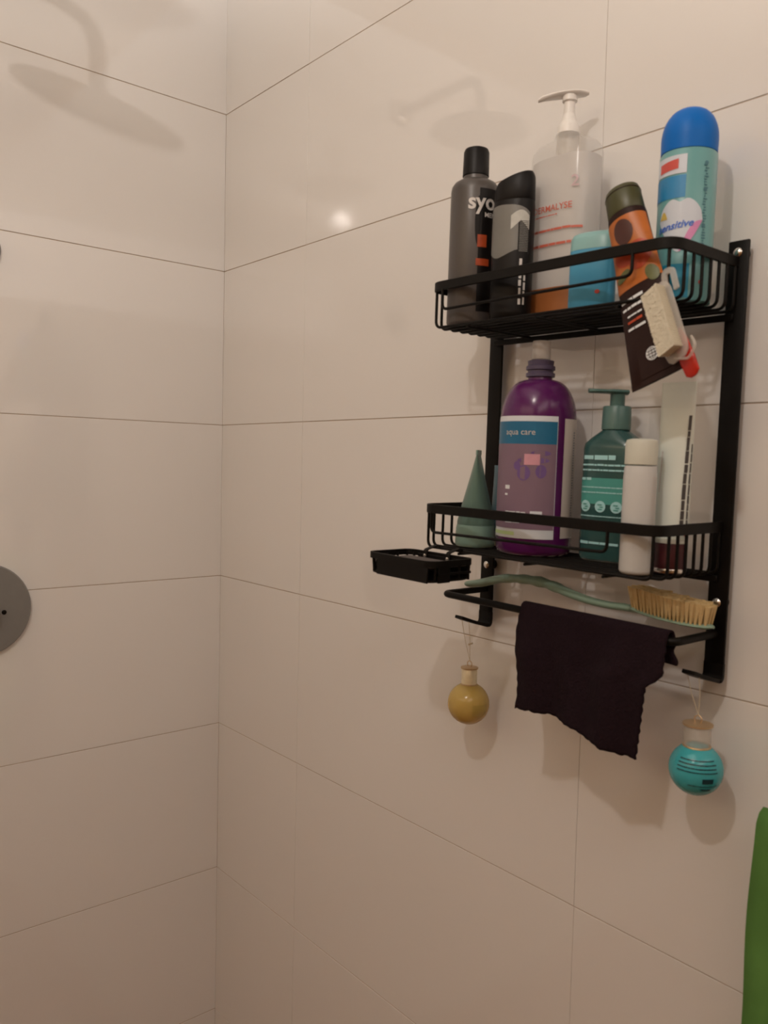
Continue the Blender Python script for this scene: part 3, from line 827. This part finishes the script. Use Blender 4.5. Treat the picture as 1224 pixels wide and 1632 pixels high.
add_obj('print', *B.flat(gridshape(lambda x: (-0.006, 0.006), -0.0085, 0.0085), LC + 31, 0.1075, 0.0010), M_coral, t)
fl = []
for (dx, dz, rx, rz) in ((-0.008, 0, 0.0075, 0.0085), (0.011, 0.002, 0.006, 0.0075), (0.002, 0.014, 0.018, 0.0035), (-0.016, 0.008, 0.004, 0.005), (0.010, 0.022, 0.011, 0.003)):
    fl.append(disc(dx, dz, rx, rz, 18))
lines('flower_print', lambda r: B.flat(r, LC + 30, 0.0925, 0.00085), fl, M_flower, t)
lines('lettering', lambda r: B.flat(r, LC + 15, 0.052, 0.0010), [dashes(-0.020, -0.008, 0.024, 0.0055, rn, 0.2), dashes(-0.020, -0.016, 0.016, 0.003, rn), dashes(-0.018, 0.010, -0.004, 0.0030, rn, 0.2), dashes(-0.018, 0.002, -0.0095, 0.0026, rn, 0.2), dashes(-0.018, 0.001, -0.0145, 0.0026, rn, 0.2), dashes(-0.018, -0.006, -0.024, 0.002, rn, 0.3)], M_palew, t)
add_obj('seal_print', *B.flat(rect(-0.0065, -0.0065, 0.0065, 0.0065, 4), LC + 40, 0.044, 0.0010), M_labelw, t)
add_obj('seal_mark', *B.flat(join2(rect(-0.003, -0.003, -0.001, 0.0035), rect(-0.003, -0.003, 0.003, -0.0015), rect(0.001, -0.0005, 0.003, 0.0035)), LC + 40, 0.044, 0.0013), M_lilac, t)
add_obj('rear_label', *B.patch(LC + 80, LC + 180, 0.0205, 0.1535, 0.0005), M_greylab, t)
add_obj('rear_print', *B.flat(join2(*[dashes(-0.0015, 0.0025, z, 0.0016, rn) for z in [0.0028 * k - 0.05 for k in range(38)]]), LC + 104, 0.085, 0.0009), mat('grey_ink', alb((96, 88, 88), MID)), t)

# green pump bottle
M_gbot = mat('deep_green_translucent_plastic', alb((46, 74, 66), LOW), rough=0.2, var=0.05, alpha=0.90, tint=(0.3, 0.6, 0.5))
M_gpump = mat('green_pump_plastic', alb((62, 92, 80), LOW), rough=0.35, var=0.04)
M_gtxt = mat('pale_green_ink', alb((122, 138, 122), LOW), rough=0.5, var=0.06)
M_gband = mat('green_print_band', alb((50, 96, 78), LOW), rough=0.4, var=0.08)
t = thing('hand_soap_bottle', 'dark green pump bottle with pale printing, behind the small white bottle', 'bottle', W(0.0500, -0.0455, SL), (0, RO, math.radians(8)))
A_, B_ = 0.0325, 0.0210
B = Body([(0, A_ - 0.004, B_ - 0.004, 3.2), (0.002, A_ - 0.001, B_ - 0.001, 3.2), (0.006, A_, B_, 3.2), (0.122, A_, B_, 3.2), (0.127, A_ - 0.001, B_ - 0.001, 3.2), (0.133, A_ - 0.007, B_ - 0.003, 2.8), (0.139, A_ - 0.015, B_ - 0.006, 2.4), (0.142, 0.014, 0.014, 2)], 48)
add_obj('body', *B.shell(), M_gbot, t)
add_obj('collar', *lathe([(0.0150, 0.1422), (0.0155, 0.1427), (0.0150, 0.166), (0.0142, 0.1675), (0.0085, 0.1680)], 32), M_gpump, t)
add_obj('stem', *lathe([(0.0078, 0.1675), (0.0078, 0.1800), (0.0082, 0.1805)], 24), M_gpump, t)
sp = []
for k in range(11):
    s = k / 10
    x = 0.0105 - 0.042 * s
    wd = 0.0095 if s < 0.45 else 0.0095 - 0.0055 * (s - 0.45) / 0.55
    if k in (0, 10):
        wd *= 0.8
    th = 0.0030 if s < 0.5 else 0.0024
    sp.append([Vector((x, wd * math.cos(a), 0.1828 + th * math.sin(a) + (0.0006 * s))) for a in [2 * PI * j / 14 for j in range(14)]])
add_obj('pump_head', *moved(loft(sp), M=Matrix.Rotation(math.radians(42), 4, 'Z')), M_gpump, t)
add_obj('print_band', *B.patch(-158, -28, 0.062, 0.090, 0.0004, nu=40), M_gband, t)
rn = random.Random(41)
def gp(vf, tc, zc, off=0.0008):
    out = []
    for p in vf[0]:
        z = zc + p[1]
        a = B.row(z)[1]
        x = max(-0.97, min(0.97, p[0] / a))
        th = -math.acos(math.copysign(abs(x) ** (B.row(z)[3] / 2), x))
        out.append(B.pt(th, z, off))
    return out, vf[1]
lines('lettering', lambda r: gp(r, 0, 0.082), [dashes(-0.026, 0.012, 0.030, 0.0055, rn, 0.12), dashes(-0.028, 0.022, 0.022, 0.0022, rn, 0.15), dashes(-0.028, 0.026, 0.0165, 0.0020, rn, 0.15), dashes(-0.028, -0.015, 0.007, 0.003, rn, 0.2), dashes(-0.028, 0.026, -0.002, 0.0014, rn, 0.2), dashes(-0.028, 0.026, -0.0075, 0.0014, rn, 0.2), dashes(-0.028, 0.026, -0.033, 0.0012, rn, 0.2), dashes(-0.028, 0.026, -0.038, 0.0012, rn, 0.2), dashes(-0.026, 0.020, -0.062, 0.0032, rn, 0.2)], M_gtxt, t)
lines('round_mark', lambda r: gp(r, 0, 0.0595), [disc(-0.021, 0, 0.0062, 0.0062), disc(-0.003, 0, 0.0062, 0.0062), disc(0.015, 0, 0.0062, 0.0062)], M_gtxt, t)
add_obj('mark_detail', *gp(join2(*[rect(x + a, z - 0.0006, x + b, z + 0.0006, 1) for x in (-0.021, -0.003, 0.015) for (a, b, z) in ((-0.003, 0.002, 0.002), (-0.0005, 0.0035, -0.0005), (-0.0025, 0.0025, -0.003))]), 0, 0.0595, 0.0012), M_gband, t)

# small white bottle in the front corner
t = thing('white_bottle', 'small plain white round bottle at the front right corner of the lower basket', 'bottle', W(0.1238, -0.1085, SL), (0, RO, 0))
r_ = 0.0158
B = Body([(0, r_ - 0.003, r_ - 0.003), (0.0015, r_ - 0.0008, r_ - 0.0008), (0.004, r_, r_), (0.092, r_, r_), (0.100, r_ - 0.0004, r_ - 0.0004), (0.1045, r_ - 0.001, r_ - 0.001), (0.1052, r_ - 0.003, r_ - 0.003)], 36)
add_obj('body', *B.shell(), M_white, t)
add_obj('cap', *Body([(0.1056, r_ - 0.0015, r_ - 0.0015), (0.1062, r_ - 0.0004, r_ - 0.0004), (0.126, r_ - 0.0004, r_ - 0.0004), (0.1295, r_ - 0.0016, r_ - 0.0016), (0.1308, r_ - 0.006, r_ - 0.006)], 36).shell(), M_offwhite, t)
rn = random.Random(51)
add_obj('small_print', *B.flat(join2(*[dashes(-0.003, 0.006, z, 0.0010, rn) for z in [0.0022 * k - 0.03 for k in range(30)]]), -2, 0.060, 0.0005), M_greylab, t)

# tall white tube with a dark red cap
M_wine = mat('dark_red_plastic', (0.055, 0.006, 0.010), rough=0.35, var=0.1)
M_ivory = mat('ivory_tube_plastic', (0.62, 0.60, 0.53), rough=0.42, var=0.02)
M_dink = mat('dark_grey_ink', (0.06, 0.055, 0.055), rough=0.5)
t = thing('cream_tube', 'tall ivory tube standing on its dark red cap, next to the right caddy post', 'tube', W(0.1370, -0.0700, SL), (0, RO, math.radians(2)))
B = Body([(0.0312, 0.0160, 0.0150), (0.036, 0.0166, 0.0152), (0.08, 0.0170, 0.0135), (0.14, 0.0178, 0.0075), (0.175, 0.0182, 0.0028), (0.180, 0.0184, 0.0014), (0.1875, 0.0184, 0.0012)])
add_obj('body', *B.shell(), M_ivory, t)
add_obj('cap', *lathe([(0.0145, 0.0), (0.0158, 0.001), (0.0160, 0.028), (0.0152, 0.0305), (0.011, 0.0310)], 32), M_wine, t)
add_obj('cap_ring', *lathe([(0.0161, 0.0015), (0.0164, 0.002), (0.0164, 0.0045), (0.0161, 0.005)], 32), M_steel, t)
add_obj('cap_ring', *lathe([(0.0157, 0.0300), (0.0164, 0.0303), (0.0164, 0.0345), (0.0158, 0.0348)], 32), M_offwhite, t)
rn = random.Random(61)
vt = join2(*[([Vector((-p.y, p.x)) for p in d[0]], d[1]) for d in (dashes(-0.055, 0.058, 0.0020, 0.0040, rn, 0.15), dashes(-0.05, 0.030, -0.0035, 0.0026, rn, 0.2))])
add_obj('lettering', *B.flat(vt, -24, 0.098, 0.0006), M_dink, t)
add_obj('print', *B.flat(disc(0, 0, 0.002, 0.0036, 10), -14, 0.041, 0.0006), M_redlogo, t)
vt = join2(*[([Vector((-p.y, p.x)) for p in d[0]], d[1]) for d in (dashes(-0.02, 0.02, 0.0, 0.0016, rn, 0.2),)])
add_obj('lettering', *B.flat(vt, -120, 0.100, 0.0006), M_greylab, t)

# ------------------------------------------------------------------ long bath brush lying on the towel bar
M_sage = mat('sage_green_plastic', alb((112, 124, 98), LOW), rough=0.4, var=0.05)
M_honey = mat('straw_bristle', alb((196, 165, 110), LOW), rough=0.8, var=0.12, scale=300)
BY = -0.050
zz = lambda z: z + ZO
t = thing('bath_brush', 'long sage green bath brush with straw bristles lying across the towel bar', 'brush', (0.90, BY, zz(-0.815)))
def L(x, y, z):
    return Vector((x - 0.90, y, z + 0.815))
ctrl = [(0.7315, -0.8198), (0.738, -0.8196), (0.760, -0.8155), (0.793, -0.8066), (0.825, -0.8030), (0.852, -0.8030), (0.872, -0.8055), (0.897, -0.8110), (0.923, -0.8150), (0.950, -0.8165), (0.968, -0.8158), (0.986, -0.8165)]
rad = [0.0020, 0.0042, 0.0052, 0.0052, 0.0054, 0.0060, 0.0056, 0.0050, 0.0044, 0.0040, 0.0042, 0.0034]
pth, rr = [], []
for i in range(len(ctrl) - 1):
    for k in range(4):
        s = k / 4
        p0, p1, p2, p3 = [Vector(ctrl[max(0, min(len(ctrl) - 1, i + q))]) for q in (-1, 0, 1, 2)]
        c = 0.5 * ((2 * p1) + (p2 - p0) * s + (2 * p0 - 5 * p1 + 4 * p2 - p3) * s * s + (3 * p1 - p0 - 3 * p2 + p3) * s ** 3)
        pth.append(L(c.x, 0, c.y))
        rr.append(rad[i] + (rad[i + 1] - rad[i]) * s + (0.0006 * math.sin(c.x * 260) if 0.80 < c.x < 0.89 else 0))
pth.append(L(ctrl[-1][0], 0, ctrl[-1][1])); rr.append(rad[-1])
sec = [(1.5 * math.cos(2 * PI * k / 14), math.sin(2 * PI * k / 14)) for k in range(14)]
add_obj('handle', *sweep(pth, sec, scales=[(r, r) for r in rr]), M_sage, t)
def hz(x):                                   # underside line of the head
    s = (x - 0.975) / 0.094
    return -0.8165 - 0.0075 * s + 0.002 * (2 * s - 1) ** 2
rings = []
N = 18
for k in range(N + 1):
    s = k / N
    x = 0.975 + 0.094 * s
    wd = 0.0165 * max(0.02, 1 - abs(2 * s - 1) ** 3.0) ** 0.5
    zc = hz(x)
    th = 0.0026 if 0 < k < N else 0.0012
    rings.append([L(x, wd * math.cos(a), zc + th * math.sin(a) + 0.001) for a in [2 * PI * j / 16 for j in range(16)]])
add_obj('head', *loft(rings), M_sage, t)
rn = random.Random(71)
bv = []
for i in range(20):
    s = 0.06 + 0.90 * (i + 0.5) / 20
    x = 0.975 + 0.094 * s
    wd = 0.0150 * max(0.02, 1 - abs(2 * s - 1) ** 3.0) ** 0.5
    nj = max(3, int(wd * 2 / 0.0048))
    for j in range(nj):
        y = -wd + 2 * wd * (j + 0.5) / nj
        h = 0.0235 - 0.0035 * s - 0.004 * abs(2 * s - 1) ** 6 + rn.uniform(-0.0008, 0.0008)
        tx, ty = (s - 0.5) * 0.006 + rn.uniform(-0.001, 0.001), y * 0.12 + rn.uniform(-0.001, 0.001)
        a0 = rn.uniform(0, 1)
        q = [L(x + 0.0013 * math.cos(a + a0), y + 0.0013 * math.sin(a + a0), hz(x) + 0.002) for a in [2 * PI * k / 5 for k in range(5)]]
        e = [L(x + tx + 0.0036 * math.cos(a + a0), y + ty + 0.0033 * math.sin(a + a0), hz(x) + 0.003 + h) for a in [2 * PI * k / 5 for k in range(5)]]
        bv.append(loft([q, e]))
o = add_obj('bristles', *join(*bv), M_honey, t, smooth=False)
o['kind'] = 'stuff'

# ------------------------------------------------------------------ dark cloth over the bar
M_cloth = mat('dark_brown_terry_cloth', alb((38, 24, 26), LOW), rough=0.95, var=0.3, scale=450, bump=0.6, spec=0.15)
def cloth():
    nx, nz = 48, 60
    vs, fs = [], []
    bz = -0.834
    for i in range(nx + 1):
        u = i / nx
        for j in range(nz + 1):
            vv = j / nz                       # 0 = hem behind the bar, 1 = hem in front
            if vv < 0.34:
                s = (0.34 - vv) / 0.34        # rear panel, short
                z = bz + 0.0058 - (0.020 + 0.008 * u) * s
                y = -0.0835 + 0.003 * math.sin(u * 15) * s
                x = 0.8645 + u * 0.183 + 0.002 * math.sin(s * 9) + 0.003 * s * (u - 0.5)
            elif vv < 0.44:
                a = PI * (vv - 0.34) / 0.10
                z = bz + 0.0058 + 0.0065 * math.sin(a)
                y = -0.090 + 0.0065 * math.cos(a)
                x = 0.8645 + u * 0.183
            else:
                s = (vv - 0.44) / 0.56
                hem = -0.9435 + 0.006 * math.sin(u * 5.2 + 0.2) - 0.005 * u - 0.005 * max(0, u - 0.75) * 4 * 0.3
                z = bz + 0.0058 + (hem - bz - 0.0058) * s
                zl = z - bz
                right = 1.0470 if zl > -0.031 else (1.0470 - 0.0165 * min(1, (-0.031 - zl) / 0.014) - 0.010 * max(0, (-0.040 - zl) / 0.07))
                left = 0.8645 - 0.003 * math.sin(s * 6) + 0.0006 * math.sin(s * 43 + 2 * math.sin(s * 9))
                x = left + u * (right - left) + 0.0008 * math.sin(s * 75 + 1) * (1 if u > 0.95 else 0)
                y = -0.0965 - (0.004 * math.sin(u * 9 + 1.5 * s) + 0.003 * math.sin(u * 21 - 2 * s) + 0.004) * min(1, s * 2.5)
                z += (0.0007 * math.sin(u * 41 + 2.5 * math.sin(u * 7)) + 0.0005 * math.sin(u * 97)) * s
            vs.append((x, y, z + ZO - 0.0142 * (x - CX) * 1.0 + 0.0))
    for i in range(nx):
        for j in range(nz):
            a = i * (nz + 1) + j
            fs.append((a, a + nz + 1, a + nz + 2, a + 1))
    o = add_obj('washcloth', vs, fs, M_cloth, angle=180)
    md = o.modifiers.new('thickness', 'SOLIDIFY')
    md.thickness = 0.0024
    md.offset = 0
    o['label'] = 'dark brown washcloth draped over the black towel bar'
    o['category'] = 'washcloth'
cloth()

# ------------------------------------------------------------------ the two hanging ball flasks
M_yellow = mat('yellow_gel', alb((196, 158, 82), LOW), rough=0.18, var=0.08, scale=40, alpha=0.86, tint=(1, 0.85, 0.45))
M_gold = mat('pale_gold_metal', (0.62, 0.45, 0.27), rough=0.35, metal=0.6, var=0.1)
M_goldp = mat('gold_film', alb((186, 150, 112), LOW), rough=0.35, metal=0.2, var=0.15, scale=200)
M_aqua = mat('aqua_gel', alb((36, 128, 132), LOW), rough=0.16, var=0.06, scale=40, alpha=0.86, tint=(0.2, 0.85, 0.9))
M_brownspot = mat('brown_print', alb((130, 96, 40), LOW), rough=0.4)
M_thread = mat('pale_thread', (0.55, 0.47, 0.33), rough=0.7)
M_darkink = mat('dark_teal_ink', (0.006, 0.035, 0.05), rough=0.4)
def sphere_body(r, rz, z0=0.0, seg=36):
    return Body([(z0 + rz * math.sin(a), max(0.0008, r * math.cos(a)), max(0.0008, r * math.cos(a))) for a in [-PI / 2 + PI * k / 20 for k in range(21)]], seg)
def flask(name, label, c, r, gel, neck_h, neck_r, hookp, neckm, aqua):
    t = thing(name, label, 'ball flask', c, group=None)
    B = sphere_body(r, r)
    add_obj('ball', *B.shell(), gel, t)
    nz0 = math.sqrt(r * r - neck_r * neck_r)
    add_obj('neck', *lathe([(neck_r, nz0 - 0.001), (neck_r, nz0 + neck_h), (neck_r * 0.94, nz0 + neck_h + 0.0008)], 24), neckm, t)
    zt_ = nz0 + neck_h + 0.001
    add_obj('neck_rim', *lathe([(neck_r * 0.9, zt_ - 0.0002), (neck_r * 1.12, zt_), (neck_r * 1.12, zt_ + 0.0016), (neck_r * 0.85, zt_ + 0.0024)], 24), M_gold, t)
    add_obj('neck_rim', *lathe([(neck_r * 1.04, nz0 - 0.0005), (neck_r * 1.06, nz0 + 0.0002), (neck_r * 1.03, nz0 + 0.0012)], 24), M_gold, t)
    # loop of thread up to the hook
    hp = Vector(hookp) - Vector(c)
    zt2 = zt_ + 0.002
    lp = fillet([(0.003, 0, zt2), (0.0042, 0, zt2 + 0.005), (0, 0, zt2 + 0.0085), (-0.0042, 0, zt2 + 0.005), (-0.003, 0, zt2)], 0.003, 4)
    add_obj('ring', *rod(lp, 0.0006, 6), M_gold, t)
    top = hp + Vector((0, 0, 0.0026))
    for s in (-1, 1):
        e = hp + Vector((s * 0.0062, 0, -0.001))
        add_obj('thread', *rod([(0, 0, zt2 + 0.008), tuple(Vector((s * 0.0045, 0, (zt2 + 0.008) * 0.5)) + hp * 0.5), tuple(e), tuple(top)], 0.00035, 5), M_thread, t)
    return t, B
t, B = flask('ball_flask', 'yellow ball-shaped gel flask hanging below the left caddy hook', (0.7425, -0.050, zz(-0.9737)), 0.0268, M_yellow, 0.0195, 0.0100, W(-HW, -0.050, -0.4310), M_goldp, False)
add_obj('label', *B.patch(-35, 12, -0.010, 0.004, 0.0004), M_brownspot, t)
add_obj('knot', *rod([(-0.003, 0, 0.0755), (0.0, 0, 0.077), (0.004, 0, 0.0785)], 0.0011, 6), M_thread, t)
t, B = flask('ball_flask', 'aqua blue ball-shaped gel flask hanging below the right caddy hook', (1.0600, -0.055, zz(-0.9625)), 0.0260, M_aqua, 0.0200, 0.0130, W(HW, -0.052, -0.4310), M_clearpart, True)
rn = random.Random(81)
add_obj('lettering', *B.flat(join2(*[dashes(-0.022 + 0.1 * abs(z - 0.008), 0.020 - 0.2 * abs(z - 0.008), z, 0.0012, rn, 0.15) for z in (0.0145, 0.011, 0.0075, 0.004)]), -55, 0, 0.0006), M_darkink, t)
add_obj('print', *B.flat(join2(rect(0.0035, -0.0065, 0.0145, -0.0015, 4), dashes(-0.010, 0.021, -0.0095, 0.0010, rn, 0.2), rect(0.003, -0.0145, 0.014, -0.0125, 4)), -55, 0, 0.0006), M_darkink, t)

# ------------------------------------------------------------------ green towel at the right edge
M_green = mat('grass_green_terry', alb((58, 86, 32), LOW), rough=0.95, var=0.3, scale=18, bump=0.5, spec=0.1)
def towel():
    nx, nz = 26, 60
    vs, fs = [], []
    for i in range(nx + 1):
        u = i / nx
        for j in range(nz + 1):
            s = j / nz
            if s < 0.45:
                q = 1 - s / 0.45
                y, z = -0.035 + 0.004 * math.sin(u * 14), -0.996 - 0.55 * q
            elif s < 0.52:
                a = PI * (s - 0.45) / 0.07
                y, z = -0.047 + 0.012 * math.cos(a), -0.996 + 0.012 * math.sin(a)
            else:
                q = (s - 0.52) / 0.48
                y, z = -0.059 - 0.006 * (1 + math.sin(u * 12 + q)) * min(1, q * 3), -0.996 - 0.62 * q
            x = 1.1235 + 0.42 * u - 0.004 * max(0, s - 0.52) + 0.0015 * math.sin(s * 40)
            vs.append((x, y, z + ZO))
    for i in range(nx):
        for j in range(nz):
            a = i * (nz + 1) + j
            fs.append((a, a + nz + 1, a + nz + 2, a + 1))
    o = add_obj('towel', vs, fs, M_green, angle=180)
    md = o.modifiers.new('thickness', 'SOLIDIFY')
    md.thickness = 0.004
    md.offset = 0
    o['label'] = 'green terry towel hanging on the tiled wall at the right picture edge'
    o['category'] = 'towel'
towel()
t = thing('towel_rail', 'thin metal wall rail that carries the green towel', 'towel rail', (1.34, 0, -0.994 + ZO))
add_obj('rail', *rod([(-0.19, -0.047, 0), (0.24, -0.047, 0)], 0.007, 12), M_chrome, t)
add_obj('bracket', *rod([(0.232, -0.047, 0), (0.232, -0.0005, 0)], 0.006, 12), M_chrome, t)
add_obj('bracket', *rod([(-0.10, -0.047, 0), (-0.10, -0.0005, 0)], 0.006, 12), M_chrome, t)

# ------------------------------------------------------------------ labels for parts that look unlike the rest of their thing
PART_LABELS = {
    ('shampoo_bottle', 'cap'): 'black cylinder cap', ('shampoo_bottle', 'label'): 'glossy black label strip',
    ('gel_bottle', 'label'): 'grey printed label', ('pump_bottle', 'pump_head'): 'white curved pump spout',
    ('pump_bottle', 'label'): 'orange-brown band at the foot', ('lotion_bottle', 'shoulder'): 'pale aqua top',
    ('shaving_foam_can', 'cap'): 'domed blue cap', ('lotion_tube', 'cap'): 'olive green cap',
    ('lotion_tube', 'label'): 'orange fruit picture', ('lotion_tube', 'emblem'): 'pale round globe emblem',
    ('nail_brush', 'bristles'): 'ivory bristles', ('nail_brush', 'handle'): 'red translucent handle',
    ('shower_gel_bottle', 'collar'): 'dark ribbed collar', ('shower_gel_bottle', 'label_band'): 'teal band',
    ('shower_gel_bottle', 'label_picture'): 'lilac label with flowers', ('cream_tube', 'cap'): 'dark red cap',
    ('bath_brush', 'bristles'): 'straw-coloured bristles', ('ball_flask', 'neck_rim'): 'gold rim',
}
for o in list(bpy.data.objects):
    if o.parent:
        k = (o.parent.name.split('.')[0], o.name.split('.')[0])
        if k in PART_LABELS:
            o['label'] = PART_LABELS[k]
